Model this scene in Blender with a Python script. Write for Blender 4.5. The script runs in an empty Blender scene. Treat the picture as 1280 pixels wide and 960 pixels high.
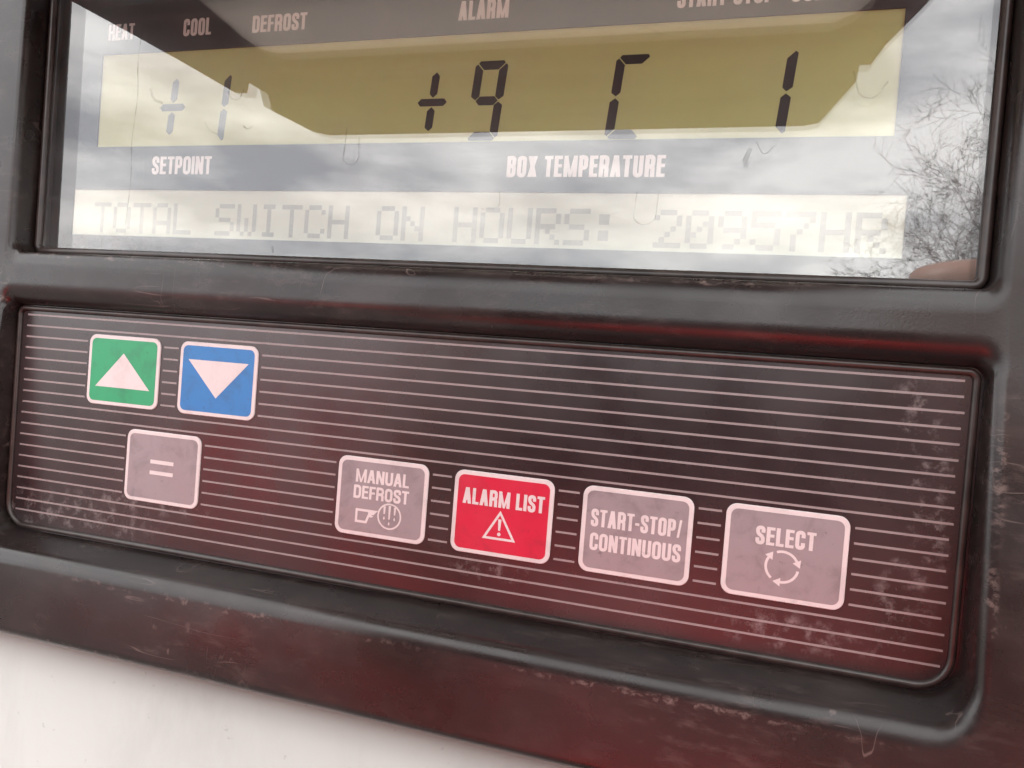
import bpy, bmesh, math, random
from mathutils import Vector, Matrix
random.seed(11)
C = bpy.data.collections.new('panel_scene'); bpy.context.scene.collection.children.link(C)
sc = bpy.context.scene
Z0 = 1.62                     # height of the keypad's top stripe above the ground (m)
MM = 0.001

# ------------------------------------------------------------------ camera
cam = bpy.data.cameras.new('camera'); co = bpy.data.objects.new('camera', cam); C.objects.link(co)
cam.sensor_fit = 'HORIZONTAL'; cam.sensor_width = 36; cam.lens = 950/1280*36
cam.clip_start = 0.004; cam.clip_end = 600
R = ((0.95143218, -0.07849278, 0.29768389), (0.0813990, 0.99667809, 0.00264176), (-0.29690237, 0.02171771, 0.95466084))
def w(v): return Vector((v[0], v[2], -v[1]))          # panel axes (x, down, into the panel) -> world
right, down, fwd = w(R[0]), w(R[1]), w(R[2])
m = Matrix((right, -down, -fwd)).transposed().to_4x4()
m.translation = Vector((0.157246, -0.13948, Z0-0.003586))
co.matrix_world = m
sc.camera = co
cam.dof.use_dof = True; cam.dof.focus_distance = 0.150; cam.dof.aperture_fstop = 90

# ------------------------------------------------------------------ sky, sun, exposure
SUN_EL, SUN_ROT = math.radians(60), math.radians(-14)   # rotation clockwise from +Y seen from above
world = bpy.data.worlds.new('World'); sc.world = world; world.use_nodes = True
nt = world.node_tree; nt.nodes.clear()
def wn(t): return nt.nodes.new(t)
sky = wn('ShaderNodeTexSky'); sky.sky_type = 'NISHITA'; sky.sun_disc = False
sky.sun_elevation = SUN_EL; sky.sun_rotation = SUN_ROT; sky.air_density = 1.0; sky.dust_density = 2.0
tc = wn('ShaderNodeTexCoord'); mp = wn('ShaderNodeMapping'); mp.inputs['Scale'].default_value = (1.0, 1.0, 3.2)
n1 = wn('ShaderNodeTexNoise'); n1.inputs['Scale'].default_value = 3.4; n1.inputs['Detail'].default_value = 6; n1.inputs['Roughness'].default_value = .55
rp = wn('ShaderNodeValToRGB'); rp.color_ramp.elements[0].position = .38; rp.color_ramp.elements[1].position = .62
rp.color_ramp.elements[0].color = (8.5, 8.8, 9.4, 1); rp.color_ramp.elements[1].color = (23, 22.7, 22.2, 1)
mx = wn('ShaderNodeMix'); mx.data_type = 'RGBA'; mx.inputs['Factor'].default_value = .9
bg = wn('ShaderNodeBackground'); bg.inputs['Strength'].default_value = .1
ow = wn('ShaderNodeOutputWorld')
nt.links.new(tc.outputs['Generated'], mp.inputs['Vector']); nt.links.new(mp.outputs['Vector'], n1.inputs['Vector'])
nt.links.new(n1.outputs['Fac'], rp.inputs['Fac'])
nt.links.new(sky.outputs['Color'], mx.inputs['A']); nt.links.new(rp.outputs['Color'], mx.inputs['B'])
nt.links.new(mx.outputs['Result'], bg.inputs['Color']); nt.links.new(bg.outputs['Background'], ow.inputs['Surface'])
sl = bpy.data.lights.new('sun', 'SUN'); sl.energy = 5.0; sl.angle = math.radians(3); sl.color = (1, .95, .88)
so = bpy.data.objects.new('sun', sl); C.objects.link(so)
sd = Vector((math.sin(SUN_ROT)*math.cos(SUN_EL), math.cos(SUN_ROT)*math.cos(SUN_EL), math.sin(SUN_EL)))
so.rotation_euler = (-sd).to_track_quat('-Z', 'Y').to_euler(); so.location = (-1, 4, 8)
vs = sc.view_settings; vs.view_transform = 'Standard'; vs.look = 'None'; vs.gamma = 1; vs.exposure = 1.15; vs.use_curve_mapping = False
sc.cycles.max_bounces = 10; sc.cycles.transparent_max_bounces = 16; sc.cycles.use_denoising = True

# ------------------------------------------------------------------ materials
class NT:
    def __init__(s, name):
        s.m = bpy.data.materials.new(name); s.m.use_nodes = True; s.t = s.m.node_tree; s.t.nodes.clear()
        s.out = s.n('ShaderNodeOutputMaterial')
        s.co = s.n('ShaderNodeTexCoord').outputs['Object']
    def n(s, t, **k):
        x = s.t.nodes.new(t)
        for a, b in k.items(): setattr(x, a, b)
        return x
    def put(s, sock, v):
        if isinstance(v, bpy.types.NodeSocket): s.t.links.new(v, sock)
        elif isinstance(v, (tuple, list)) and len(v) == 3 and sock.type == 'RGBA': sock.default_value = (*v, 1)
        else: sock.default_value = v
    def noise(s, scale, detail=5, rough=.55, dist=0, stretch=None):
        x = s.n('ShaderNodeTexNoise'); x.inputs['Scale'].default_value = scale; x.inputs['Detail'].default_value = detail
        x.inputs['Roughness'].default_value = rough; x.inputs['Distortion'].default_value = dist
        v = s.co
        if stretch:
            mp = s.n('ShaderNodeMapping'); mp.inputs['Scale'].default_value = stretch; s.put(mp.inputs['Vector'], v); v = mp.outputs['Vector']
        s.put(x.inputs['Vector'], v); return x.outputs['Fac']
    def ramp(s, v, a, b, lo=0., hi=1.):
        x = s.n('ShaderNodeMapRange', interpolation_type='SMOOTHSTEP'); x.inputs['From Min'].default_value = a; x.inputs['From Max'].default_value = b
        x.inputs['To Min'].default_value = lo; x.inputs['To Max'].default_value = hi; s.put(x.inputs['Value'], v); return x.outputs['Result']
    def math(s, op, a, b=0.):
        x = s.n('ShaderNodeMath', operation=op); s.put(x.inputs[0], a); s.put(x.inputs[1], b); return x.outputs[0]
    def mix(s, f, a, b):
        x = s.n('ShaderNodeMix', data_type='RGBA'); s.put(x.inputs['Factor'], f); s.put(x.inputs['A'], a); s.put(x.inputs['B'], b); return x.outputs['Result']
    def spot(s, x, v, rx, rv):                       # soft mask round one place of the panel (mm)
        mp = s.n('ShaderNodeMapping'); mp.inputs['Location'].default_value = (-x/rx, 0, -v/rv); mp.inputs['Scale'].default_value = (1000/rx, 0, 1000/rv)
        s.put(mp.inputs['Vector'], s.co)
        l = s.n('ShaderNodeVectorMath', operation='LENGTH'); s.put(l.inputs[0], mp.outputs['Vector'])
        return s.ramp(l.outputs['Value'], .25, 1., 1., 0.)
    def line(s, scale, width, dist=.6, stretch=None):     # thin wandering contour lines
        a = s.math('SUBTRACT', s.noise(scale, 2.5, .5, dist, stretch), .5); a = s.math('ABSOLUTE', a)
        return s.ramp(a, 0, width, 1., 0.)
    def bump(s, h, dist, strength=1.):
        b = s.n('ShaderNodeBump'); b.inputs['Distance'].default_value = dist; b.inputs['Strength'].default_value = strength; s.put(b.inputs['Height'], h); return b.outputs['Normal']
    def bsdf(s, col, rough=.5, spec=.5, normal=None, **k):
        p = s.n('ShaderNodeBsdfPrincipled'); s.put(p.inputs['Base Color'], col); s.put(p.inputs['Roughness'], rough); s.put(p.inputs['Specular IOR Level'], spec)
        if normal is not None: s.put(p.inputs['Normal'], normal)
        for a, b in k.items(): s.put(p.inputs[a.replace('_', ' ')], b)
        s.put(s.out.inputs['Surface'], p.outputs['BSDF']); return s.m

def mat_plastic():
    s = NT('black moulded plastic')
    dust = s.math('MULTIPLY', s.ramp(s.noise(38, 8, .65, 0, (1, 1, 1.6)), .45, .76), .06)
    fine = s.math('MULTIPLY', s.ramp(s.noise(420, 5, .7, .2, (.3, 1, 1)), .5, .72), s.ramp(s.noise(26, 4), .44, .62, .012, .10))
    dust = s.math('ADD', dust, fine)
    smear = s.math('MULTIPLY', s.ramp(s.noise(90, 6, .6, .3, (.35, 1, 1)), .55, .78), .07)
    sc1 = s.math('MULTIPLY', s.line(62, .0032, .9, (.6, 1, 1)), s.ramp(s.noise(34, 2), .6, .66))
    sc2 = s.math('MULTIPLY', s.line(150, .008, .1, (.10, 1, 1)), s.ramp(s.noise(52, 3), .56, .68))
    sc3 = s.math('MULTIPLY', s.line(120, .006, .1, (1, 1, .16)), s.ramp(s.noise(44, 3), .60, .70))
    scr = s.math('MULTIPLY', s.math('MAXIMUM', s.math('MAXIMUM', sc1, sc3), sc2), .24)
    pol = s.math('MULTIPLY', s.ramp(s.noise(210, 3), .66, .72), s.ramp(s.noise(47, 3), .57, .68))
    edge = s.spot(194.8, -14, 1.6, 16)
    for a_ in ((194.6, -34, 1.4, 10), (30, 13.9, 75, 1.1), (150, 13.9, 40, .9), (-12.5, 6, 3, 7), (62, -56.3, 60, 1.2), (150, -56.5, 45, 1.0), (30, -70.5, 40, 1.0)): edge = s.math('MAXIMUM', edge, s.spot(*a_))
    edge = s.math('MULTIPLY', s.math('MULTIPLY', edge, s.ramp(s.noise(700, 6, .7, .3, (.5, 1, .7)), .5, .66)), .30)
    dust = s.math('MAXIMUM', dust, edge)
    f = s.math('MAXIMUM', s.math('MAXIMUM', dust, smear), s.math('MAXIMUM', scr, s.math('MULTIPLY', pol, .22)))
    col = s.mix(f, (.017, .0118, .0112), (.37, .28, .25))
    rough = s.ramp(s.noise(60, 5), .3, .7, .22, .36)
    gr = s.bump(s.noise(2600, 2), .00003, .5)
    return s.bsdf(col, rough, .5, gr)
def mat_keypad():
    s = NT('dark printed keypad film')
    spots = s.spot(8, -46, 34, 7)
    for a in ((184, -3.5, 5, 5), (183, -10, 4, 5), (168, -45.5, 18, 5), (183, -37, 4, 13), (187, -22, 5, 25), (112, -43, 12, 3), (28, -41, 24, 3)): spots = s.math('MAXIMUM', spots, s.spot(*a))
    dirt = s.math('MULTIPLY', spots, s.ramp(s.noise(330, 7, .7), .47, .72))
    haze = s.math('MULTIPLY', s.ramp(s.noise(30, 6), .42, .75), .035)
    f = s.math('MAXIMUM', s.math('MULTIPLY', dirt, .42), haze)
    sp = s.math('MULTIPLY', s.ramp(s.noise(620, 2), .76, .79), .35); f = s.math('MAXIMUM', f, sp)
    col = s.mix(f, (.023, .0125, .0135), (.42, .37, .36))
    return s.bsdf(col, s.ramp(s.noise(50, 5), .3, .7, .2, .33), .85, s.bump(s.noise(420, 3), .00003, .25))
def mat_print(name, col, dirt=.25, rough=.34, spec=.6):
    s = NT(name)
    f = s.math('MULTIPLY', s.ramp(s.noise(170, 7, .66, .4), .45, .8), dirt)
    f2 = s.math('MULTIPLY', s.ramp(s.noise(640, 4), .64, .76), dirt*.9)
    c = s.mix(s.math('MAXIMUM', f, f2), col, tuple(x*.28+.02 for x in col))
    return s.bsdf(c, s.ramp(s.noise(120, 4), .3, .7, rough-.06, rough+.08), spec)
def mat_pane_face(name, r0, dusty):
    s = NT(name)
    lw = s.n('ShaderNodeLayerWeight'); lw.inputs['Blend'].default_value = .5
    f = s.math('MULTIPLY', s.math('POWER', lw.outputs['Facing'], 5.), .9); f = s.math('ADD', f, r0)
    g = s.n('ShaderNodeBsdfGlossy'); g.inputs['Roughness'].default_value = .012
    t = s.n('ShaderNodeBsdfTransparent'); t.inputs['Color'].default_value = (.97, .97, .96, 1)
    mx = s.n('ShaderNodeMixShader'); s.put(mx.inputs[0], f); s.put(mx.inputs[1], t.outputs[0]); s.put(mx.inputs[2], g.outputs[0])
    res = mx.outputs[0]
    if dusty:
        d = s.n('ShaderNodeBsdfDiffuse'); d.inputs['Color'].default_value = (.52, .49, .46, 1)
        a = s.ramp(s.noise(45, 7, .6), .35, .75, .02, .085)
        b = s.math('MULTIPLY', s.ramp(s.noise(200, 3, .5, .2, (.05, 1, 1)), .56, .75), .045)
        cl = s.math('MULTIPLY', s.spot(6, 17, 60, 5.5), s.ramp(s.noise(260, 6, .65), .42, .7, .05, .3))
        wr = s.math('MULTIPLY', s.math('MULTIPLY', s.line(70, .012, .5, (.3, 1, 1)), s.ramp(s.noise(33, 2), .52, .66)), .10)
        k = s.math('MAXIMUM', s.math('ADD', a, b), s.math('MAXIMUM', cl, wr))
        m2 = s.n('ShaderNodeMixShader'); s.put(m2.inputs[0], k); s.put(m2.inputs[1], res); s.put(m2.inputs[2], d.outputs[0]); res = m2.outputs[0]
    s.put(s.out.inputs['Surface'], res); return s.m
def mat_stain():
    s = NT('dried water stain')
    d = s.n('ShaderNodeBsdfDiffuse'); d.inputs['Color'].default_value = (.10, .095, .085, 1)
    t = s.n('ShaderNodeBsdfTransparent'); mx = s.n('ShaderNodeMixShader')
    s.put(mx.inputs[0], s.ramp(s.noise(300, 3), .35, .7, .05, .24)); s.put(mx.inputs[1], t.outputs[0]); s.put(mx.inputs[2], d.outputs[0])
    s.put(s.out.inputs['Surface'], mx.outputs[0]); return s.m
def mat_lcd(name, a, b):
    s = NT(name)
    c = s.mix(s.noise(14, 4, .5, 0, (1, 1, 2)), a, b)
    c = s.mix(s.math('MULTIPLY', s.ramp(s.noise(260, 3, .5, 0, (.06, 1, 1)), .5, .75), .14), c, tuple(x*.6 for x in a))
    return s.bsdf(c, .45, .3)
def mat_simple(name, col, rough=.5, spec=.5, var=.25, scale=60):
    s = NT(name)
    c = s.mix(s.ramp(s.noise(scale, 6), .35, .7), col, tuple(x*(1-var) for x in col))
    return s.bsdf(c, rough, spec)
def mat_paint():
    s = NT('white gelcoat casing')
    f = s.math('MULTIPLY', s.ramp(s.noise(30, 8, .7, .4, (1, 1, .35)), .46, .78), .30)
    sp = s.math('MULTIPLY', s.ramp(s.noise(420, 3), .70, .75), .5)
    c = s.mix(s.math('MAXIMUM', f, sp), (.50, .495, .465), (.28, .26, .24))
    return s.bsdf(c, .38, .5, s.bump(s.noise(160, 4), .00015, .3))
def mat_skylight_strip():  # for the strip added to the visor to pass skylight into the reflection
    s = NT('added translucent skylight strip')
    d = s.n('ShaderNodeBsdfDiffuse'); d.inputs['Color'].default_value = (.52, .48, .45, 1)
    t = s.n('ShaderNodeBsdfTranslucent'); t.inputs['Color'].default_value = (.86, .80, .74, 1)
    mx = s.n('ShaderNodeMixShader'); mx.inputs[0].default_value = .8; s.put(mx.inputs[1], d.outputs[0]); s.put(mx.inputs[2], t.outputs[0])
    s.put(s.out.inputs['Surface'], mx.outputs[0]); return s.m
M = dict(plastic=mat_plastic(), keypad=mat_keypad(),
    line=mat_print('dull printed line', (.28, .23, .225), .35), ink=mat_print('pale printed ink', (.67, .585, .575), .3), green=mat_print('green ink', (.018, .31, .13), .6), blue=mat_print('blue ink', (.02, .18, .46), .6),
    grey=mat_print('warm grey ink', (.295, .24, .25), .6), red=mat_print('red ink', (.56, .018, .05), .42),
    plate=mat_print('black display plate', (.026, .024, .028), .1, .4, .4), white=mat_print('pale plate lettering', (.74, .69, .67), .1),
    lcd=mat_lcd('olive liquid crystal', (.57, .585, .26), (.49, .51, .22)), lcd2=mat_lcd('pale green liquid crystal', (.62, .65, .52), (.55, .58, .46)),
    seg=mat_simple('dark crystal segment', (.014, .011, .015), .4, .3), glare_seg=mat_simple('glare-paled crystal segment', (.085, .085, .07), .4, .3), dot=mat_simple('faint crystal dot', (.40, .41, .34), .4, .3),  # the paler segment colour has window glare mixed in
    front=mat_pane_face('window outer face', .135, True), back=mat_pane_face('window inner face', .095, False), edge=mat_simple('window edge', (.05, .05, .055), .3),
    stain=mat_stain(), gasket=mat_simple('worn brown black rubber', (.040, .027, .023), .36, .6, .55, 240), paint=mat_paint(),
    visor=mat_simple('dark visor plastic', (.05, .045, .045), .5, .4), milky=mat_skylight_strip())

# ------------------------------------------------------------------ helpers (panel coordinates in mm: x right, v up, d out of the panel)
def P(x, v, d): return Vector((x*MM, -d*MM, v*MM))
def obj(name, bm, mats, parent=None, smooth=False):
    me = bpy.data.meshes.new(name)
    bmesh.ops.recalc_face_normals(bm, faces=bm.faces) if name not in FLAT else None
    bm.to_mesh(me); bm.free()
    for mm_ in (mats if isinstance(mats, (list, tuple)) else [mats]): me.materials.append(mm_)
    if smooth:
        for p in me.polygons: p.use_smooth = True
    o = bpy.data.objects.new(name, me); C.objects.link(o)
    if parent: o.parent = parent
    return o
FLAT = {'lettering', 'symbol', 'digit', 'plus_sign', 'dot_matrix_text', 'water_stain', 'bezel'}
def tag(o, label=None, cat=None, group=None, kind=None):
    for k, v in (('label', label), ('category', cat), ('group', group), ('kind', kind)):
        if v: o[k] = v
    return o
def poly(bm, pts, d, mi=0):
    f = bm.faces.new([bm.verts.new(P(x, v, d)) for x, v in pts]); f.normal_update()
    if f.normal.y > 0: f.normal_flip()
    f.material_index = mi; return f
def slab(bm, pts, d0, d1, mi=0, bev=0.):
    """a plate with outline pts between depths d0 (back) and d1 (front); a small chamfer when bev"""
    def inset(k):
        c = [Vector(p) for p in pts]; n = len(c); r = []
        ar = sum(c[i].x*c[(i+1) % n].y-c[(i+1) % n].x*c[i].y for i in range(n)); sg = 1 if ar > 0 else -1
        for i in range(n):
            a, b, d = c[i-1], c[i], c[(i+1) % n]
            e1, e2 = (b-a).normalized(), (d-b).normalized()
            n1, n2 = Vector((-e1.y, e1.x))*sg, Vector((-e2.y, e2.x))*sg
            bb = n1+n2; bb = bb/max(bb.length_squared/2, .3); r.append(b+bb*k)
        return r
    loops = [(pts, d0), (pts, d1-bev)]+([(inset(bev), d1)] if bev else [])
    L = [[bm.verts.new(P(p[0], p[1], d)) for p in q] for q, d in loops]
    n = len(pts)
    for a, b in zip(L, L[1:]):
        for i in range(n): bm.faces.new((a[i], a[(i+1) % n], b[(i+1) % n], b[i])).material_index = mi
    bm.faces.new(L[-1]).material_index = mi; bm.faces.new(L[0][::-1]).material_index = mi
def rrect(x0, x1, v0, v1, r, n=7):
    pts = []
    for cx, cv, a in ((x1-r, v1-r, 0), (x0+r, v1-r, 90), (x0+r, v0+r, 180), (x1-r, v0+r, 270)):
        for i in range(n+1):
            t = math.radians(a+90*i/n); pts.append((cx+r*math.cos(t), cv+r*math.sin(t)))
    return pts
def fillet(pts, r, n=5, closed=False):
    out = []; N = len(pts)
    for i, p in enumerate(pts):
        p = Vector(p)
        if not closed and i in (0, N-1): out.append(p); continue
        a, b = Vector(pts[i-1]), Vector(pts[(i+1) % N])
        k = min(r, (a-p).length*.5, (b-p).length*.5); s, e = p+(a-p).normalized()*k, p+(b-p).normalized()*k
        for j in range(n+1):
            t = j/n; out.append(s*(1-t)**2+p*(2*t*(1-t))+e*t*t)
    return out
def stroke(bm, pts, th, d, closed=False, mi=0, taper=0.):
    pts = [Vector(p) for p in pts]; q = [pts[0]]
    for p in pts[1:]:
        if (p-q[-1]).length > 1e-4: q.append(p)
    pts = q; N = len(pts); Lr = []
    for i in range(N):
        a = pts[i-1] if (i > 0 or closed) else None; b = pts[(i+1) % N] if (i < N-1 or closed) else None
        e1 = (pts[i]-a).normalized() if a is not None else None; e2 = (b-pts[i]).normalized() if b is not None else None
        if e1 is None: e1 = e2
        if e2 is None: e2 = e1
        n1, n2 = Vector((-e1.y, e1.x)), Vector((-e2.y, e2.x)); bb = n1+n2
        bb = bb/max(bb.length_squared/2, .25)
        k = th/2*(1-taper*abs(2*i/(N-1)-1)) if taper else th/2
        Lr.append((bm.verts.new(P(*(pts[i]+bb*k), d)), bm.verts.new(P(*(pts[i]-bb*k), d))))
    for i in range(N if closed else N-1):
        a, b = Lr[i], Lr[(i+1) % N]
        f = bm.faces.new((a[0], a[1], b[1], b[0])); f.normal_update(); f.material_index = mi
        if f.normal.y > 0: f.normal_flip()

# condensed heavy capitals: skeletons in a unit box
GW = dict(A=1.02, B=.95, C=.95, D=.97, E=.82, F=.78, H=1., I=.34, L=.78, M=1.36, N=1.02, O=.97, P=.92, R=.97, S=.93, T=.88, U=.97, X=.95)
GW.update({' ': .45, '-': .5, '/': .62})
def glyph(bm, ch, x, v, wd, h, s, d):
    """letter of cell width wd, height h, stroke s; every stroke a hair above the last"""
    lift = [d]
    hs = s*.8
    X0, X1, V0, V1 = x+s/2, x+wd-s/2, v+hs/2, v+h-hs/2
    if X1 < X0: X0 = X1 = x+wd/2
    def pt(a, b): return (X0+(X1-X0)*a, V0+(V1-V0)*b)
    def st(pts, r=None, closed=False):
        q = [pt(*p) for p in pts]
        if r: q = fillet(q, r, 5, closed)
        stroke(bm, q, s, lift[0], closed); lift[0] += .004
    def vert(a): 
        cx = pt(a, 0)[0]; poly(bm, [(cx-s/2, v), (cx+s/2, v), (cx+s/2, v+h), (cx-s/2, v+h)], lift[0]); lift[0] += .004
    def hor(b, a0=0., a1=1., e=True):
        c = pt(0, b)[1]; x0 = pt(a0, 0)[0]-(s/2 if e else 0); x1 = pt(a1, 0)[0]+(s/2 if e else 0)
        poly(bm, [(x0, c-hs/2), (x1, c-hs/2), (x1, c+hs/2), (x0, c+hs/2)], lift[0]); lift[0] += .004
    def diag(a0, b0, a1, b1, k=1.08):
        x0, x1 = pt(a0, 0)[0], pt(a1, 0)[0]; y0, y1 = v+h*b0, v+h*b1; t = s*k/2
        poly(bm, [(x0-t, y0), (x0+t, y0), (x1+t, y1), (x1-t, y1)], lift[0]); lift[0] += .004
    r = (X1-X0)*.62
    if ch == 'A': diag(0, 0, .5-.03, 1); diag(1, 0, .5+.03, 1); hor(.26, .15, .85, False)
    elif ch == 'B': vert(0); st([(0, 1), (1, 1), (1, .53), (0, .53)], r*.8); st([(0, .53), (1, .53), (1, 0), (0, 0)], r*.8)
    elif ch == 'C': st([(1, .66), (1, 1), (0, 1), (0, 0), (1, 0), (1, .34)], r)
    elif ch == 'D': vert(0); st([(0, 1), (1, 1), (1, 0), (0, 0)], r)
    elif ch == 'E': vert(0); hor(1); hor(.53, 0, .9); hor(0)
    elif ch == 'F': vert(0); hor(1); hor(.5, 0, .9)
    elif ch == 'H': vert(0); vert(1); hor(.52)
    elif ch == 'I': vert(.5)
    elif ch == 'L': vert(0); hor(0)
    elif ch == 'M': vert(0); vert(1); diag(.04, 1, .5, 0, .68); diag(.96, 1, .5, 0, .68)
    elif ch == 'N': vert(0); vert(1); diag(.04, 1, .96, 0)
    elif ch == 'O': st([(0, 0), (1, 0), (1, 1), (0, 1)], r, True)
    elif ch == 'P': vert(0); st([(0, 1), (1, 1), (1, .42), (0, .42)], r*.8)
    elif ch == 'R': vert(0); st([(0, 1), (1, 1), (1, .48), (0, .48)], r*.8); st([(.35, .48), (.97, .45), (1, -.1)], r*.6)
    elif ch == 'S': st([(1, .68), (1, 1), (0, 1), (0, .6), (1, .4), (1, 0), (0, 0), (0, .32)], r*.9)
    elif ch == 'T': vert(.5); hor(1)
    elif ch == 'U': st([(0, 1.08), (0, 0), (1, 0), (1, 1.08)], r)
    elif ch == 'X': diag(0, 0, 1, 1); diag(1, 0, 0, 1)
    elif ch == '-': hor(.42)
    elif ch == '/': diag(0, 0, 1, 1, .7)
def lettering(txt, x0, x1, v, h, d, mat, parent, s=None, slant=0.):
    bm = bmesh.new(); s = (s or h*.2)*.97; gap = s*.36
    tot = sum(GW[c] for c in txt); unit = (x1-x0-gap*(len(txt)-1))/tot; x = x0
    for c in txt:
        if c != ' ': glyph(bm, c, x, v, GW[c]*unit, h, s, d)
        x += GW[c]*unit+gap
    if slant:
        for q in bm.verts: q.co.x += (q.co.z-v*MM)*slant
    return obj('lettering', bm, mat, parent)

# ------------------------------------------------------------------ the control panel
panel = bpy.data.objects.new('control_panel', None); C.objects.link(panel); panel.location = (0, 0, Z0)
tag(panel, 'black plastic control panel with two-line LCD window above striped keypad, scratched and dusty', 'control panel')

def F(v): return 4.0-(v-8.0)*(.115 if v < 8 else .008)                 # height of the bezel's front above the keypad film
def side_off(nx, nv, offs, fs, t):
    w4 = (max(-nx, 0)**2, max(nx, 0)**2, max(nv, 0)**2, max(-nv, 0)**2)
    g = h = 0
    for wgt, of, fn in zip(w4, offs, fs):
        a, b = fn(t); g += wgt*of*a; h += wgt*b
    return g, h
def base_loop(x0, x1, v0, v1, r, n=8, seg=14, rt=None):
    """points with outward normals round a rounded rectangle"""
    out = []
    rt = rt or r                                   # the upper corners may be tighter
    cs = ((x1-rt, v1-rt, 0), (x0+rt, v1-rt, 90), (x0+r, v0+r, 180), (x1-r, v0+r, 270)); rr = (rt, rt, r, r)
    for k, (cx, cv, a) in enumerate(cs):
        r = rr[k]
        for i in range(n+1):
            t = math.radians(a+90*i/n); out.append((cx+r*math.cos(t), cv+r*math.sin(t), math.cos(t), math.sin(t)))
        nx_, nv_, na = cs[(k+1) % 4]; r2 = rr[(k+1) % 4]; t = math.radians(a+90)
        p0 = (cx+r*math.cos(t), cv+r*math.sin(t)); p1 = (nx_+r2*math.cos(t), nv_+r2*math.sin(t))
        for i in range(1, seg): out.append((p0[0]+(p1[0]-p0[0])*i/seg, p0[1]+(p1[1]-p0[1])*i/seg, math.cos(t), math.sin(t)))
    return out
arc = lambda t: (1-math.cos(t*math.pi/2), math.sin(t*math.pi/2))
def tight(t):                                      # straight wall, small rounding at its top
    if t < .4: return (.06*t/.4, .80*t/.4)
    a = (t-.4)/.6*math.pi/2; return (.06+.94*(1-math.cos(a)), .80+.20*math.sin(a))
def ledge(t):                                      # nearly level sill with a rounded front edge
    if t < .35: return (.34*t/.35, .76*t/.35)
    a = (t-.35)/.65*math.pi/2; return (.34+.66*(1-math.cos(a)), .76+.24*math.sin(a))
def ring(bm, base, offs, fs, d0, steps=12, start=None):
    loops = []
    for k in range(steps+1):
        t = k/steps; lp = []
        for x, v, nx, nv in base:
            g, h = side_off(nx, nv, offs, fs, t); X, V = x+nx*g, v+nv*g
            lp.append(bm.verts.new(P(X, V, d0+(F(V)-d0)*h)))
        loops.append(lp)
    n = len(base)
    for a, b in zip(loops, loops[1:]):
        for i in range(n): bm.faces.new((a[i], a[(i+1) % n], b[(i+1) % n], b[i]))
    return loops[-1], loops[0]
bm = bmesh.new()
hole1, _ = ring(bm, base_loop(-11, 193.2, 14.9, 84, 2.2), (1.6, 1.6, 1.6, 4.6), (tight, tight, tight, tight), -5.6, 14)
hole2, _ = ring(bm, base_loop(-11.6, 193.2, -51.2, 2.2, 6.0, rt=2.0), (1.6, 2.2, 5.8, 5.0), (tight, tight, arc, ledge), -0.4, 16)
ob = base_loop(-46, 232, -71.3, 106, 7, 8, 14)
outer = []
for k in range(7):                                 # rounded outer edge, then the side wall
    a = k/6*math.pi/2; ins = 2.2*(1-math.sin(a)); rec = 2.2*(1-math.cos(a))
    outer.append([bm.verts.new(P(x-nx*ins, v-nv*ins, F(v-nv*ins)-rec)) for x, v, nx, nv in ob])
outer.append([bm.verts.new(P(x, v, -9)) for x, v, nx, nv in ob])
n = len(ob)
for a, b in zip(outer, outer[1:]):
    for i in range(n): bm.faces.new((a[i], a[(i+1) % n], b[(i+1) % n], b[i]))
# front face between the outer edge and the two openings
bm.edges.ensure_lookup_table()
loopset = []
for lp in (hole1, hole2, outer[0]):
    for i in range(len(lp)): loopset.append(bm.edges.get((lp[i], lp[(i+1) % len(lp)])))
res = bmesh.ops.triangle_fill(bm, use_beauty=True, edges=loopset, normal=(0, -1, 0))
bmesh.ops.recalc_face_normals(bm, faces=bm.faces)
bezel = obj('bezel', bm, M['plastic'], panel, True)

# gaskets
def bead(base, rad, d, name, mat, squash=1.0):
    bm = bmesh.new(); L = []
    for x, v, nx, nv in base:
        L.append([bm.verts.new(P(x+nx*rad*math.cos(a), v+nv*rad*math.cos(a), d+squash*rad*math.sin(a))) for a in (k/10*2*math.pi for k in range(10))])
    for i in range(len(L)):
        a, b = L[i], L[(i+1) % len(L)]
        for k in range(10): bm.faces.new((a[k], b[k], b[(k+1) % 10], a[(k+1) % 10]))
    return obj(name, bm, mat, panel, True)
bead(base_loop(-10.7, 192.2, -50.4, 1.5, 5.4, rt=1.4), .62, .2, 'keypad_gasket', M['gasket'])
bead(base_loop(-10.0, 192.3, 15.7, 83, 1.6), .9, -2.7, 'window_gasket', M['gasket'])

# window pane: a clear slab, its two faces reflect
bm = bmesh.new(); slab(bm, rrect(-9.6, 192.0, 15.4, 82.6, 1.2), -5.1, -3.0)
bm.normal_update()
for f in bm.faces: f.material_index = 0 if f.normal.y < -.9 else (1 if f.normal.y > .9 else 2)
pane = obj('window_pane', bm, [M['front'], M['back'], M['edge']], panel)
def stain(pts, th, r=1.2, taper=.0):
    bm = bmesh.new(); stroke(bm, fillet(pts, r, 7), th, -2.97, taper=taper); obj('water_stain', bm, M['stain'], pane)
stain([(72.2, 44.2), (71.8, 37.0), (73.6, 36.0), (75.6, 37.2), (75.2, 42)], .35)
stain([(134.4, 31), (134.0, 25.8), (136, 24.6), (138.2, 25.6), (138.4, 31)], .22)
stain([(107.2, 31), (107.6, 28), (105.6, 27.2), (103.6, 27.4)], .25)
stain([(41.6, 53), (42.4, 51), (44.6, 50.6), (45.8, 53)], .4)
stain([(16.8, 70), (16.0, 60), (16.8, 53), (15.8, 42), (16.4, 33), (15.6, 22)], .3, 2.5)
stain([(20.2, 54), (21.2, 51.4), (24, 50.6)], .6)
stain([(36, 46), (37.2, 44.2), (39.6, 43.2)], .28)
stain([(46.2, 45), (47.6, 44), (48.8, 45)], .25)
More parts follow.
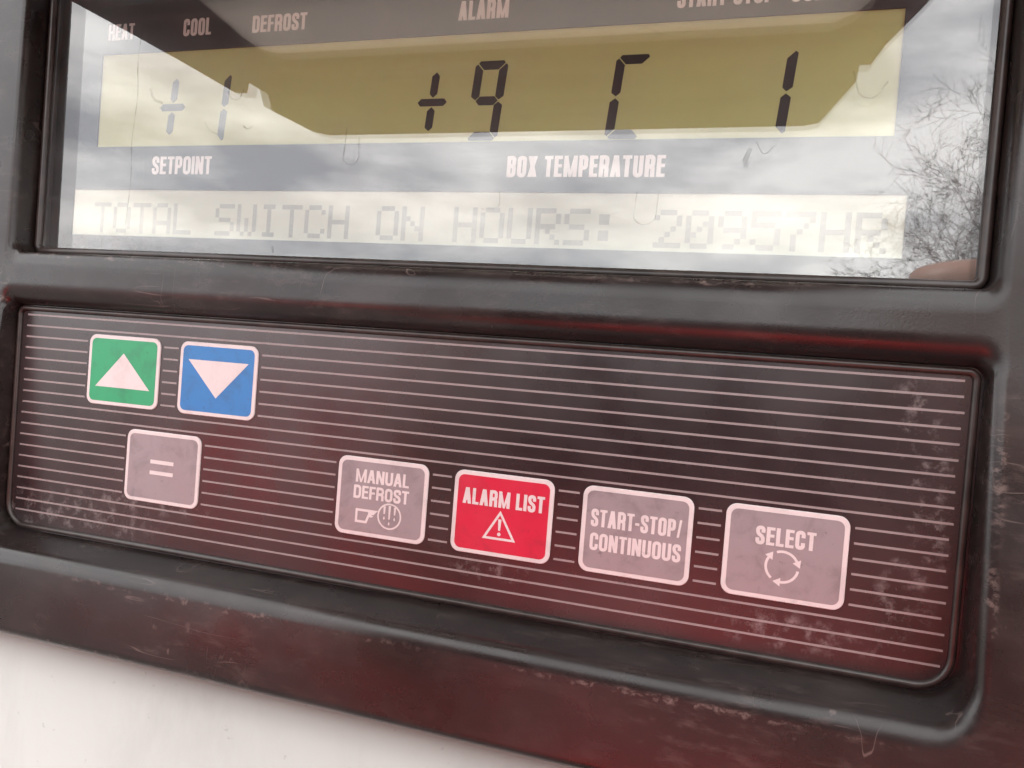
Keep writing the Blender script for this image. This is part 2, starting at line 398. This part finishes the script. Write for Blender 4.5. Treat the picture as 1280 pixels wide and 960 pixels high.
stain([(153.0, 37), (153.9, 35.2), (153.2, 36.6), (154.0, 38.8)], .9)
stain([(154.9, 40), (156.4, 37.4), (158.2, 39.4)], .22)
stain([(170.0, 52), (171.2, 47.6), (173.6, 47), (175.6, 50)], .3)
stain([(56, 18.6), (56.2, 17.2)], .5)

# display plate with two openings, set behind the window
bm = bmesh.new()
def rect(x0, x1, v0, v1): return [(x0, v0), (x1, v0), (x1, v1), (x0, v1)]
A1, A2 = (2.7, 177.7, 41.55, 63.6), (-3.4, 180.6, 20.4, 31.4)
xs = sorted({-11, A2[0], A1[0], A1[1], A2[1], 193.2}); vs_ = sorted({14.9, A2[2], A2[3], A1[2], A1[3], 84})
def inside(x, v): return any(a[0] < x < a[1] and a[2] < v < a[3] for a in (A1, A2))
grid = {}
def gv(x, v, d):
    k = (x, v, d)
    if k not in grid: grid[k] = bm.verts.new(P(x, v, d))
    return grid[k]
for x0, x1 in zip(xs, xs[1:]):
    for v0, v1 in zip(vs_, vs_[1:]):
        if not inside((x0+x1)/2, (v0+v1)/2): bm.faces.new((gv(x0, v0, -5.6), gv(x1, v0, -5.6), gv(x1, v1, -5.6), gv(x0, v1, -5.6)))
for x0, x1, v0, v1 in (A1, A2):
    q = rect(x0, x1, v0, v1); dd = -6.1
    for i in range(4):
        a, b = q[i], q[(i+1) % 4]; bm.faces.new([bm.verts.new(P(*a, -5.6)), bm.verts.new(P(*b, -5.6)), bm.verts.new(P(*b, dd)), bm.verts.new(P(*a, dd))])
plate = obj('display_plate', bm, M['plate'], panel)
T = M['white']; DL = -5.57
lettering('HEAT', 4.2, 11.9, 66.9, 3.8, DL, T, plate, .72)
lettering('COOL', 26.0, 33.7, 66.85, 3.85, DL, T, plate, .78)
lettering('DEFROST', 44.8, 58.8, 66.6, 3.7, DL, T, plate, .76)
lettering('ALARM', 94.5, 105.3, 66.3, 3.9, DL, T, plate, .8)
lettering('START STOP', 138.6, 155.8, 66.0, 3.8, DL, T, plate, .72)
lettering('-', 156.6, 157.6, 66.0, 3.6, DL, T, plate, .5)
lettering('CONT', 158.8, 166.6, 65.8, 3.6, DL, T, plate, .72)
lettering('SETPOINT', 19.7, 36.4, 35.0, 4.1, DL, T, plate, .82)
lettering('BOX TEMPERATURE', 107.5, 138.9, 34.4, 4.15, DL, T, plate, .86)

bm = bmesh.new(); slab(bm, rect(A1[0]-2, A1[1]+2, A1[2]-2, A1[3]+2), -7.6, -6.0); lcd = obj('upper_lcd', bm, M['lcd'], panel)
bm = bmesh.new(); slab(bm, rect(A2[0]-2, A2[1]+2, A2[2]-2, A2[3]+2), -7.6, -6.0); lcd2 = obj('lower_lcd', bm, M['lcd2'], panel)
SD = -5.97
def seg_digit(x0, v0, on, wd=7.0, h=16.1, t=1.8, g=.13, sl=.085, mt='seg'):
    c = 1.0; mm_ = h/2; bm = bmesh.new()
    S = dict(a=[(c/2+g, h-c/2), (c, h), (wd-c, h), (wd-c/2-g, h-c/2), (wd-t-g, h-t), (t+g, h-t)],
        f=[(c/2, h-c/2-g), (0, h-c), (0, mm_+t*.5), (t*.55, mm_+g*1.4), (t, mm_+t*.5), (t, h-t-g)],
        g=[(t*.5+g*1.6, mm_), (t+g, mm_+t/2), (wd-t-g, mm_+t/2), (wd-t*.5-g*1.6, mm_), (wd-t-g, mm_-t/2), (t+g, mm_-t/2)])
    mx_ = lambda q: [(wd-x, v) for x, v in q]; mv = lambda q: [(x, h-v) for x, v in q]
    S['b'] = mx_(S['f']); S['e'] = mv(S['f']); S['c'] = mv(S['b']); S['d'] = mv(S['a'])
    for k in on: poly(bm, [(x0+x+v*sl, v0+v) for x, v in S[k]], SD)
    return obj('digit', bm, M[mt], lcd)
def plus(cx, cv, k=1., mt='seg'):
    bm = bmesh.new()
    def bar(pts): poly(bm, [(cx+k*(x+v*.085), cv+k*v) for x, v in pts], SD)
    bar([(-3.3, 0), (-2.6, .78), (2.6, .78), (3.3, 0), (2.6, -.78), (-2.6, -.78)])
    bar([(0, .95), (.88, 1.75), (.88, 5.4), (.1, 6.2), (-.85, 5.4), (-.85, 1.75)])
    bar([(0, -.95), (.88, -1.75), (.88, -5.2), (.1, -5.9), (-.85, -5.2), (-.85, -1.75)])
    return obj('plus_sign', bm, M[mt], lcd)
plus(24.1, 50.6, 1.08, 'glare_seg'); seg_digit(31.7, 42.1, 'bc', mt='glare_seg'); plus(89.9, 49.9)  # setpoint segments painted paler, standing in for glare on the window
seg_digit(97.7, 41.85, 'abcdfg'); seg_digit(126.6, 41.75, 'afed'); seg_digit(152.6, 41.7, 'bc')
FONT = {'T': '11111 00100 00100 00100 00100 00100 00100', 'O': '01110 10001 10001 10001 10001 10001 01110', 'A': '01110 10001 10001 10001 11111 10001 10001',
 'L': '10000 10000 10000 10000 10000 10000 11111', 'S': '01111 10000 10000 01110 00001 00001 11110', 'W': '10001 10001 10001 10101 10101 10101 01010',
 'I': '01110 00100 00100 00100 00100 00100 01110', 'C': '01110 10001 10000 10000 10000 10001 01110', 'H': '10001 10001 10001 11111 10001 10001 10001',
 'N': '10001 10001 11001 10101 10011 10001 10001', 'U': '10001 10001 10001 10001 10001 10001 01110', 'R': '11110 10001 10001 11110 10100 10010 10001',
 ':': '00000 01100 01100 00000 01100 01100 00000', '2': '01110 10001 00001 00010 00100 01000 11111', '0': '01110 10001 10011 10101 11001 10001 01110',
 '9': '01110 10001 10001 01111 00001 00010 01100', '5': '11111 10000 11110 00001 00001 10001 01110', '7': '11111 00001 00010 00100 01000 01000 01000'}
bm = bmesh.new(); p = 1.03
for i, ch in enumerate('TOTAL SWITCH ON HOURS: 20957HR'):
    if ch == ' ': continue
    for r_, row in enumerate(FONT[ch].split()):
        for c_, b in enumerate(row):
            if b == '1':
                x, v = 3.0+i*5.855+c_*p, 28.35-(r_+1)*p; poly(bm, rect(x+.015, x+p-.015, v+.015, v+p-.015), SD)
obj('dot_matrix_text', bm, M['dot'], lcd2)

# keypad film with its printed lines, interrupted round the keys
U = 2.6; KW, KH = 7.768*U, 6.18*U; T1, T2 = -1.32*U, -9.33*U
KEYS = [('green', 4.176*U, T1), ('blue', 14.044*U, T1), ('equal', 9.046*U, T2), ('defrost', 29.999*U, T2), ('alarm', 39.922*U, T2), ('start', 49.825*U, T2), ('select', 59.72*U, T2)]
bm = bmesh.new(); slab(bm, rect(-12.5, 194.2, -52.4, 3.2), -1.2, 0)
XL, XR, hw = -8.7, 190.6, .2
for i in range(19):
    v = -i*U; x = XL-.1*(i % 2)
    cuts = sorted((k[1]-.75, k[1]+KW+.75) for k in KEYS if k[2]-KH-.45 < v < k[2]+.45)
    for a, b in cuts+[(XR+random.uniform(-.4, .3), None)]:
        n_ = max(2, int((a-x)/8)); 
        for j in range(n_):
            q0, q1 = x+(a-x)*j/n_, x+(a-x)*(j+1)/n_
            poly(bm, rect(q0, q1, v-hw, v+hw), .02, 1)
        x = b
FLAT.add('keypad'); keypad = obj('keypad', bm, [M['keypad'], M['line']], panel)
KD = .36
def key(name, x, top):
    bm = bmesh.new(); slab(bm, rrect(x, x+KW, top-KH, top, 1.9), 0.0, .30, 0, .12)
    k = obj('key', bm, M['ink'], panel)
    bm = bmesh.new(); slab(bm, rrect(x+.84, x+KW-.84, top-KH+.84, top-.84, 1.25), .05, .335, 0, .02)
    col = dict(green='green', blue='blue', alarm='red').get(name, 'grey')
    f = obj('key_face', bm, M[col], k)
    L = lambda t, x0, x1, v, h, s=None, sl=0.: lettering(t, x+x0+.2, x+x1+.2, top+v, h, KD, M['ink'], k, s, sl)
    def sym(fn): bm = bmesh.new(); fn(bm); obj('symbol', bm, M['ink'], k)
    S = lambda pts: [(x+a+.15, top+b) for a, b in pts]
    if name == 'green': sym(lambda b: poly(b, S([(2.35, -11.9), (17.75, -11.9), (9.95, -3.95)]), KD)); k['label'] = 'green key with a white triangle pointing up'
    if name == 'blue': sym(lambda b: poly(b, S([(2.2, -3.9), (17.9, -3.9), (10, -12)]), KD)); k['label'] = 'blue key with a white triangle pointing down'
    if name == 'equal':
        sym(lambda b: [poly(b, S(rect(6.75, 13.1, q, q+.85)), KD) for q in (-7.2, -9.65)]); k['label'] = 'grey key with an equals sign'
    if name == 'defrost':
        L('MANUAL', 4.0, 15.9, -5.1, 2.7, .56); L('DEFROST', 3.7, 16.1, -8.4, 2.65, .56)
        def hand(b):
            stroke(b, S([(8.9, -10.75), (4.75, -10.75), (4.75, -13.1), (7.0, -13.1), (7.5, -11.75), (8.2, -11.75)]), .5, KD)
            poly(b, S([(7.4, -11.5), (8.6, -11.5), (9.6, -10.5), (7.4, -10.5)]), KD+.004)
            poly(b, S([(8.1, -12.05), (8.7, -11.75), (8.1, -11.6), (7.4, -11.6)]), KD+.008)
        sym(hand)
        def thaw(b):
            c = (12.15, -11.3); stroke(b, S([(c[0]+2.5*math.cos(t), c[1]+2.5*math.sin(t)) for t in (k_/28*2*math.pi for k_ in range(28))]), .34, KD, True)
            for dx, l in ((-1.15, 1.9), (0, 2.9), (1.15, 1.9)):
                poly(b, S([(c[0]+dx-.26, c[1]+2.2-abs(dx)*.2), (c[0]+dx+.26, c[1]+2.2-abs(dx)*.2), (c[0]+dx+.16, c[1]+2.3-l), (c[0]+dx-.16, c[1]+2.3-l)]), KD+.004)
                q = c[1]-.5-(1.0 if dx == 0 else 0)
                poly(b, S([(c[0]+dx, q+.5), (c[0]+dx+.22, q), (c[0]+dx, q-.32), (c[0]+dx-.22, q)]), KD+.004)
        sym(thaw); k['label'] = 'grey key lettered for manual defrost'
    if name == 'alarm':
        L('ALARM LIST', 1.8, 18.3, -6.45, 3.15, .66)
        def warn(b):
            stroke(b, S([(9.75, -7.45), (6.75, -12.5), (12.75, -12.5)]), .46, KD, True)
            poly(b, S([(9.4, -8.7), (10.1, -8.7), (9.95, -10.9), (9.55, -10.9)]), KD)
            poly(b, S([(9.75+.36*math.cos(t), -11.6+.36*math.sin(t)) for t in (k_/10*2*math.pi for k_ in range(10))]), KD)
        sym(warn); k['label'] = 'red alarm list key'
    if name == 'start':
        L('START-STOP/', 1.6, 18.2, -7.45, 3.2, .6); L('CONTINUOUS', 1.7, 18.3, -11.85, 3.15, .6); k['label'] = 'grey key lettered start-stop and continuous'
    if name == 'select':
        L('SELECT', 5.0, 14.8, -6.55, 3.15, .66)
        def cyc(b):
            c = (9.75, -10.0)
            for k_ in range(3):
                a0 = math.radians(112-120*k_); a1 = a0-math.radians(84)
                q = [(c[0]+2.65*math.cos(a0+(a1-a0)*j/12), c[1]+2.65*math.sin(a0+(a1-a0)*j/12)) for j in range(13)]
                stroke(b, S(q), .44, KD)
                er = (math.cos(a1), math.sin(a1)); et = (math.sin(a1), -math.cos(a1)); cx, cy = c[0]+2.65*er[0], c[1]+2.65*er[1]
                poly(b, S([(cx+er[0]*.75, cy+er[1]*.75), (cx-er[0]*.75, cy-er[1]*.75), (cx+et[0]*1.25, cy+et[1]*1.25)]), KD+.004)
        sym(cyc); k['label'] = 'grey select key with a ring of arrows'
for a in KEYS: key(*a)

# rain visor standing out above the window
bm = bmesh.new()
vo = [(193, 2), (189, 10), (184.5, 25), (179.6, 38), (177.8, 45.5), (175.4, 45.5), (175.9, 52), (169.3, 73), (165.4, 74.5), (93, 74.8), (19.1, 75), (15, 72.5), (7.7, 55.5),
      (13.1, 45.8), (12.2, 42), (7.4, 47.6), (3.6, 47), (-1, 31), (-6, 16), (-11, 2)]
top_, bot = [], []
for x, d in vo: bot.append(bm.verts.new(P(x, 79-.15*d, d))); top_.append(bm.verts.new(P(x, 81.2-.15*d, d)))
for i in range(len(vo)):
    j = (i+1) % len(vo); bm.faces.new((bot[i], bot[j], top_[j], top_[i]))
slot = [(25, 3.5), (26, 20), (27.5, 25), (31, 28), (168, 28), (172, 25), (175, 20), (176.5, 3.5)]
for lp, dv in ((top_, 81.2), (bot, 79)):
    ins = [bm.verts.new(P(x, dv-.15*d, d)) for x, d in slot]
    ed = [bm.edges.get((lp[i], lp[(i+1) % len(lp)])) for i in range(len(lp))]+[bm.edges.new((ins[i], ins[(i+1) % len(ins)])) for i in range(len(ins))]
    bmesh.ops.triangle_fill(bm, use_beauty=True, edges=ed, normal=(0, 0, 1))
obj('visor', bm, M['visor'], panel)
bm = bmesh.new()                                   # invented milky strip in the visor root, letting skylight brighten its mirror image
q = [(25, 3.5), (26, 20), (27.5, 25), (31, 28), (168, 28), (172, 25), (175, 20), (176.5, 3.5)]
a = [bm.verts.new(P(x, 81.6-.15*d, d)) for x, d in q]; b = [bm.verts.new(P(x, 78.6-.15*d, d)) for x, d in q]
for i in range(len(q)): j = (i+1) % len(q); bm.faces.new((a[i], a[j], b[j], b[i]))
bm.faces.new(a[::-1]); bm.faces.new(b); obj('added_skylight_strip', bm, M['milky'], panel)

# ------------------------------------------------------------------ the white casing of the unit
def bevelled_box(x0, x1, y0, y1, z0, z1, b, segs=4):
    bm = bmesh.new(); bmesh.ops.create_cube(bm, size=1)
    for v in bm.verts: v.co = Vector(((x0, x1)[v.co.x > 0], (y0, y1)[v.co.y > 0], (z0, z1)[v.co.z > 0]))
    bmesh.ops.bevel(bm, geom=list(bm.edges), offset=b, segments=segs, profile=.5, affect='EDGES'); return bm
cas = obj('unit_casing', bevelled_box(-.55, .85, -.008, .42, 0.0, 1.762, .018), M['paint'], None, True)
cut = obj('cutter', bevelled_box(-.0466, .2326, -.05, .06, Z0-.0718, Z0+.1066, .006, 3), M['paint'])
bo = cas.modifiers.new('cut', 'BOOLEAN'); bo.operation = 'DIFFERENCE'; bo.object = cut; bo.solver = 'EXACT'
me2 = bpy.data.meshes.new_from_object(cas.evaluated_get(bpy.context.evaluated_depsgraph_get()))
cas.modifiers.clear(); cas.data = me2; bpy.data.objects.remove(cut)          # the panel sits in an opening of the casing
tag(cas, 'white painted casing of the cooling unit behind and below the black control panel', 'unit casing')

# ------------------------------------------------------------------ surroundings that the window mirrors
s = NT('worn yard asphalt'); c = s.mix(s.noise(.8, 8, .7), (.055, .054, .052), (.085, .082, .078)); s.bsdf(c, .85, .3, s.bump(s.noise(60, 4), .004, .6)); M['ground'] = s.m
bm = bmesh.new()
bmesh.ops.create_grid(bm, x_segments=8, y_segments=8, size=260)
tag(obj('ground', bm, M['ground']), kind='structure')
M['bark'] = mat_simple('grey brown bark', (.06, .05, .042), .85, .2, .5, 12)
def bare_tree(loc, H, seed, label):
    rnd = random.Random(seed)
    root = bpy.data.objects.new('bare_tree', None); C.objects.link(root); root.location = loc; tag(root, label, 'tree')
    bt, bc = bmesh.new(), bmesh.new()
    def tube(bm, pts, rads, sides):
        L = []
        for i, p_ in enumerate(pts):
            e = (pts[min(i+1, len(pts)-1)]-pts[max(i-1, 0)]).normalized(); a = e.orthogonal().normalized(); b = e.cross(a)
            L.append([bm.verts.new(p_+(a*math.cos(t)+b*math.sin(t))*rads[i]) for t in (k/sides*2*math.pi for k in range(sides))])
        for u_, v_ in zip(L, L[1:]):
            for k in range(sides): bm.faces.new((u_[k], u_[(k+1) % sides], v_[(k+1) % sides], v_[k]))
    def grow(bm, p0, d, l, r, lev):
        n_ = 6 if lev < 3 else 4; pts = [p0]; dd = d.copy()
        for i in range(n_):
            dd = (dd+Vector((rnd.gauss(0, .05 if lev == 0 else .17), rnd.gauss(0, .05 if lev == 0 else .17), rnd.gauss(.03, .12)))).normalized(); pts.append(pts[-1]+dd*l/n_)
        rads = [r*(1-.65*i/n_) for i in range(n_+1)]; tube(bm, pts, rads, 8 if lev == 0 else (5 if lev < 3 else 3))
        if lev >= 5: return
        for k in range((14, 8, 6, 5, 4)[lev]):
            f = rnd.uniform(.28 if lev else .35, 1); i = min(int(f*n_), n_-1); q = pts[i].lerp(pts[i+1], f*n_-i)
            e = (pts[i+1]-pts[i]).normalized(); ax = e.orthogonal().normalized(); ax.rotate(Matrix.Rotation(rnd.uniform(0, 6.283), 3, e))
            nd = e.copy(); nd.rotate(Matrix.Rotation(rnd.uniform(.5, 1.15), 3, ax))
            grow(bc, q, nd, l*rnd.uniform(.46, .70), max(rads[i]*.5, .002), lev+1)
    grow(bt, Vector((0, 0, 0)), Vector((0, 0, 1)), H*.78, H*.022, 0)
    obj('trunk', bt, M['bark'], root, True); obj('crown', bc, M['bark'], root, True)
bare_tree((2.5, -8.0, 0), 3.55, 3, 'bare leafless tree mirrored in the right end of the display window')

# the photographer, in a red jacket, holding a phone just behind the lens
M['skin'] = mat_simple('skin', (.27, .15, .115), .5, .4, .12, 40); M['red_cloth'] = mat_simple('red jacket cloth', (.80, .03, .035), .75, .3, .2, 90)
M['denim'] = mat_simple('dark blue denim', (.03, .04, .075), .85, .2, .3, 120); M['hair'] = mat_simple('dark brown hair', (.03, .02, .014), .6, .4, .3, 200)
M['eye'] = mat_simple('eye white', (.6, .58, .56), .2, .5, .2, 90); M['phone'] = mat_simple('black phone shell', (.012, .012, .013), .25, .5, .2, 40); M['shoe'] = mat_simple('black shoe leather', (.02, .02, .02), .5, .4, .2, 60)
def skin_mesh(name, verts, edges, radii, root, mat, parent, sub=2):
    me = bpy.data.meshes.new(name); me.from_pydata(verts, edges, []); o = bpy.data.objects.new(name, me); C.objects.link(o)
    mo = o.modifiers.new('skin', 'SKIN'); mo.use_smooth_shade = True
    for v_, r in zip(me.skin_vertices[0].data, radii): v_.radius = (r, r) if not isinstance(r, tuple) else r
    for i, v_ in enumerate(me.skin_vertices[0].data): v_.use_root = i == root
    ss = o.modifiers.new('sub', 'SUBSURF'); ss.levels = ss.render_levels = sub
    me.materials.append(mat)
    if parent: o.parent = parent
    return o
class Skel:
    def __init__(s): s.v = []; s.e = []; s.r = []
    def add(s, p, r, link=None):
        s.v.append(p); s.r.append(r)
        if link is not None: s.e.append((link, len(s.v)-1))
        return len(s.v)-1
    def chain(s, pts, link):
        for p, r in pts: link = s.add(p, r, link)
        return link
PX, PY = .27, -.45
per = bpy.data.objects.new('person', None); C.objects.link(per); per.location = (PX, PY, 0)
tag(per, 'person in red jacket and jeans holding up a phone, mirrored red in the glossy panel', 'person')
def q(x, y, z): return (x-PX, y-PY, z)
RH, LH = (.238, -.172, 1.592), (.028, -.172, 1.572)        # wrists
RS, LS = (PX+.185, PY+.01, 1.335), (PX-.185, PY+.01, 1.335); RE, LE = (PX+.235, PY+.14, 1.20), (PX-.225, PY+.14, 1.20)
B = Skel()
pel = B.add((0, 0, .90), (.13, .09)); ch = B.chain([((0, .0, 1.02), (.115, .08)), ((0, .0, 1.17), (.12, .085)), ((0, 0, 1.30), (.09, .075))], pel)
nk = B.chain([((0, .012, 1.40), .055), ((0, .03, 1.455), .055)], ch)
hd = B.chain([((0, .04, 1.51), (.068, .078)), ((0, .04, 1.57), (.076, .09)), ((0, .035, 1.625), (.066, .078))], nk)
B.chain([((0, .118, 1.562), .013), ((0, .134, 1.548), .011)], hd-1)          # nose
for sx in (1, -1): B.chain([((sx*.078, .03, 1.575), (.008, .018)), ((sx*.088, .02, 1.582), (.006, .02))], hd-1)
for S_, E_, H_, sx in ((RS, RE, RH, 1), (LS, LE, LH, -1)):
    wr = B.chain([(q(*S_), .042), (q(*E_), .036), (q(*H_), .026)], ch)
    pm = B.add(q(H_[0]-sx*.004, H_[1]+.006, H_[2]+.035), (.030, .014), wr)
    for k, (dx, l) in enumerate(((.022, .066), (.008, .074), (-.006, .070), (-.020, .056))):   # four fingers close on the phone's edge
        a = (H_[0]+sx*.006-sx*.002*k, H_[1]+.012+.002*k, H_[2]+.058-.012*k)
        B.chain([(q(*a), .0085), (q(a[0]-sx*.012, a[1]+.018, a[2]+.008), .008), (q(a[0]-sx*(l*.45), a[1]+.024, a[2]+.006), .0072), (q(a[0]-sx*l*.6, a[1]+.022, a[2]+.004), .006)], pm)
    t_ = (H_[0]-sx*.02, H_[1]-.006, H_[2]+.02)
    B.chain([(q(*t_), .011), (q(t_[0]-sx*.018, t_[1]-.002, t_[2]+.018), .0095), (q(t_[0]-sx*.034, t_[1]+.004, t_[2]+.028), .0075)], pm)
for sx in (1, -1):
    B.chain([((sx*.085, 0, .84), .085), ((sx*.10, .01, .48), .056), ((sx*.105, -.02, .10), .038), ((sx*.11, .10, .045), .034)], pel)
skin_mesh('body', B.v, B.e, B.r, 0, M['skin'], per)
J = Skel(); jp = J.add((0, 0, .86), (.185, .135)); jc = J.chain([((0, 0, 1.0), (.178, .13)), ((0, .005, 1.17), (.19, .14)), ((0, 0, 1.32), (.175, .125)), ((0, .012, 1.40), .082)], jp)
for S_, E_, H_ in ((RS, RE, RH), (LS, LE, LH)):
    e_ = Vector(E_); h_ = Vector(H_)
    J.chain([(q(*S_), .078), (q(*Vector(S_).lerp(e_, .55)), .066), (q(*E_), .06), (q(*e_.lerp(h_, .5)), .05), (q(*e_.lerp(h_, .92)), .038)], jc-1)
skin_mesh('jacket', J.v, J.e, J.r, 0, M['red_cloth'], per)
Tr = Skel(); tp = Tr.add((0, 0, .90), (.165, .12))
for sx in (1, -1): Tr.chain([((sx*.085, 0, .82), .10), ((sx*.10, .01, .48), .072), ((sx*.105, -.02, .09), .058)], tp)
skin_mesh('trousers', Tr.v, Tr.e, Tr.r, 0, M['denim'], per)
bm = bmesh.new(); bmesh.ops.create_icosphere(bm, subdivisions=5, radius=1)
rh = random.Random(4)
from mathutils import noise as mn
for v_ in bm.verts:
    c_ = v_.co.copy(); k = 1+.05*mn.noise(c_*4)+.03*mn.noise(Vector((c_.x*16, c_.y*16, c_.z*3)))
    v_.co = Vector((c_.x*.086*k, .022+c_.y*.104*k, 1.592+c_.z*.104*k))
bmesh.ops.delete(bm, geom=[v_ for v_ in bm.verts if v_.co.y > .055 and v_.co.z < 1.640 or v_.co.z < 1.515 or (v_.co.y > .01 and v_.co.z < 1.575)], context='VERTS')
hr = obj('hair', bm, M['hair'], per, True); so_ = hr.modifiers.new('thick', 'SOLIDIFY'); so_.thickness = .012
for sx in (1, -1):
    bm = bmesh.new(); bmesh.ops.create_uvsphere(bm, u_segments=16, v_segments=10, radius=.0115, matrix=Matrix.Translation((sx*.031, .112, 1.585)))
    obj('eye', bm, M['eye'], per, True)
for sx in (1, -1):
    e_ = Skel(); a = e_.add((sx*.11, -.05, .04), .042); e_.chain([((sx*.112, .06, .04), .042), ((sx*.115, .14, .035), .036)], a)
    skin_mesh('shoe', e_.v, e_.e, e_.r, 0, M['shoe'], per)
ph = bpy.data.objects.new('mobile_phone', None); C.objects.link(ph); ph.location = (.132, -.1475, Z0-.022)
tag(ph, 'black mobile phone held sideways in both hands of the person', 'phone')
obj('phone_shell', bevelled_box(-.08, .08, -.0043, .0035, -.038, .038, .003, 3), M['phone'], ph)

# a red car parked across the yard, the red band mirrored low in the glossy panel
M['car_paint'] = mat_simple('sunlit red car paint', (.84, .02, .026), .22, .6, .1, 3); M['car_glass'] = mat_simple('dark car glass', (.012, .014, .016), .06, .7, .1, 4)
M['tyre'] = mat_simple('black tyre rubber', (.022, .022, .022), .85, .2, .3, 40); M['rim'] = mat_simple('silver wheel metal', (.5, .5, .5), .3, .8, .2, 20)
M['lamp'] = mat_simple('pale headlamp lens', (.6, .6, .6), .15, .7, .1, 9); M['tail'] = mat_simple('red tail lamp lens', (.35, .01, .01), .2, .6, .1, 9)
car = bpy.data.objects.new('parked_car', None); C.objects.link(car); car.location = (-1.75, -5.3, 0)
tag(car, 'red hatchback car parked side-on across the yard, mirrored as the red band in the panel', 'car')
def loft(prof, halfw, name, mat, smooth=True):
    """side outline carried across the car, drawn in towards both flanks"""
    bm = bmesh.new(); rows = []
    for yy, k in ((-1, .05), (-.985, .02), (-.9, 0), (.9, 0), (.985, .02), (1, .05)):
        rows.append([bm.verts.new(Vector((x*(1-k*.25), yy*halfw(z), (z-.6)*(1-k)+.6))) for x, z in prof])
    n = len(prof)
    for a, b in zip(rows, rows[1:]):
        for i in range(n): bm.faces.new((a[i], a[(i+1) % n], b[(i+1) % n], b[i]))
    bmesh.ops.triangulate(bm, faces=[bm.faces.new(rows[0]), bm.faces.new(rows[-1][::-1])])
    return obj(name, bm, mat, car, smooth)
def arch(cx): return [(cx+.36*math.cos(t), .31+.36*math.sin(t)) for t in (math.pi*k/8 for k in range(9))]
prof = [(2.12, .24), (2.16, .45), (2.10, .66), (1.95, .76), (1.2, .90), (.98, .94), (.35, 1.36), (0, 1.44), (-.8, 1.45), (-1.5, 1.38), (-1.72, 1.30), (-2.02, .96), (-2.08, .72), (-2.08, .42), (-2.0, .24)]
prof = prof+[(-1.66, .24)]+arch(-1.28)[::-1]+[(-.9, .24), (.92, .24)]+arch(1.32)[::-1]+[(1.7, .24)]
hwid = lambda z: .87 if z < .95 else .87-.24*(z-.95)/.5
body_ = loft(prof, hwid, 'car_body', M['car_paint'], False)
for sy in (1, -1):
    for q_ in ([(.88, .97), (.34, 1.31), (-.32, 1.36), (-.32, .97)], [(-.40, .97), (-.40, 1.36), (-1.1, 1.36), (-1.22, .97)], [(-1.3, .98), (-1.2, 1.34), (-1.52, 1.30), (-1.7, 1.0)]):
        bm = bmesh.new(); f_ = bm.faces.new([bm.verts.new(Vector((x, sy*(hwid(z)+.012), z))) for x, z in q_])
        e_ = bmesh.ops.extrude_face_region(bm, geom=[f_])['geom']
        for g_ in e_:
            if isinstance(g_, bmesh.types.BMVert): g_.co.y -= sy*.03
        obj('side_window', bm, M['car_glass'], car)
    for hx in (-.18, -1.0):
        bm = bmesh.new(); bmesh.ops.create_cube(bm, size=1, matrix=Matrix.Translation((hx, sy*.885, .86)) @ Matrix.Diagonal((.17, .03, .03, 1))); bmesh.ops.bevel(bm, geom=list(bm.edges), offset=.008, segments=2, affect='EDGES')
        obj('door_handle', bm, M['car_paint'], car)
    for wx in (1.32, -1.28):
        bm = bmesh.new(); bmesh.ops.create_cone(bm, cap_ends=True, segments=32, radius1=.31, radius2=.31, depth=.2, matrix=Matrix.Translation((wx, sy*.77, .31)) @ Matrix.Rotation(math.pi/2, 4, 'X'))
        bmesh.ops.bevel(bm, geom=[e for e in bm.edges if len(e.link_faces) == 2 and e.calc_face_angle(0) > 1], offset=.03, segments=3, affect='EDGES')
        wh = obj('wheel', bm, M['tyre'], car, True)
        bm = bmesh.new(); bmesh.ops.create_cone(bm, cap_ends=True, segments=10, radius1=.20, radius2=.20 if sy > 0 else .20, depth=.03, matrix=Matrix.Translation((wx, sy*.875, .31)) @ Matrix.Rotation(math.pi/2, 4, 'X')); obj('rim', bm, M['rim'], wh)
    bm = bmesh.new(); bmesh.ops.create_uvsphere(bm, u_segments=16, v_segments=10, radius=1, matrix=Matrix.Translation((1.98, sy*.62, .66)) @ Matrix.Diagonal((.17, .2, .09, 1))); obj('headlight', bm, M['lamp'], car, True)
    bm = bmesh.new(); bmesh.ops.create_uvsphere(bm, u_segments=16, v_segments=10, radius=1, matrix=Matrix.Translation((-2.03, sy*.68, .82)) @ Matrix.Diagonal((.09, .15, .13, 1))); obj('tail_light', bm, M['tail'], car, True)
for q_ in ([(.95, .97), (.40, 1.345)], [(-1.74, 1.27), (-2.0, 1.0)]):
    bm = bmesh.new(); (xa, za), (xb, zb) = q_; o_ = .02
    d_ = .02 if xa > 0 else -.02
    vv = [Vector((xa+d_, -.74, za)), Vector((xa+d_, .74, za)), Vector((xb+d_, .62, zb+.01)), Vector((xb+d_, -.62, zb+.01))]
    f_ = bm.faces.new([bm.verts.new(v_) for v_ in vv]); e_ = bmesh.ops.extrude_face_region(bm, geom=[f_])['geom']
    for g_ in e_:
        if isinstance(g_, bmesh.types.BMVert): g_.co.x -= d_*2
    obj('windscreen' if xa > 0 else 'rear_window', bm, M['car_glass'], car)
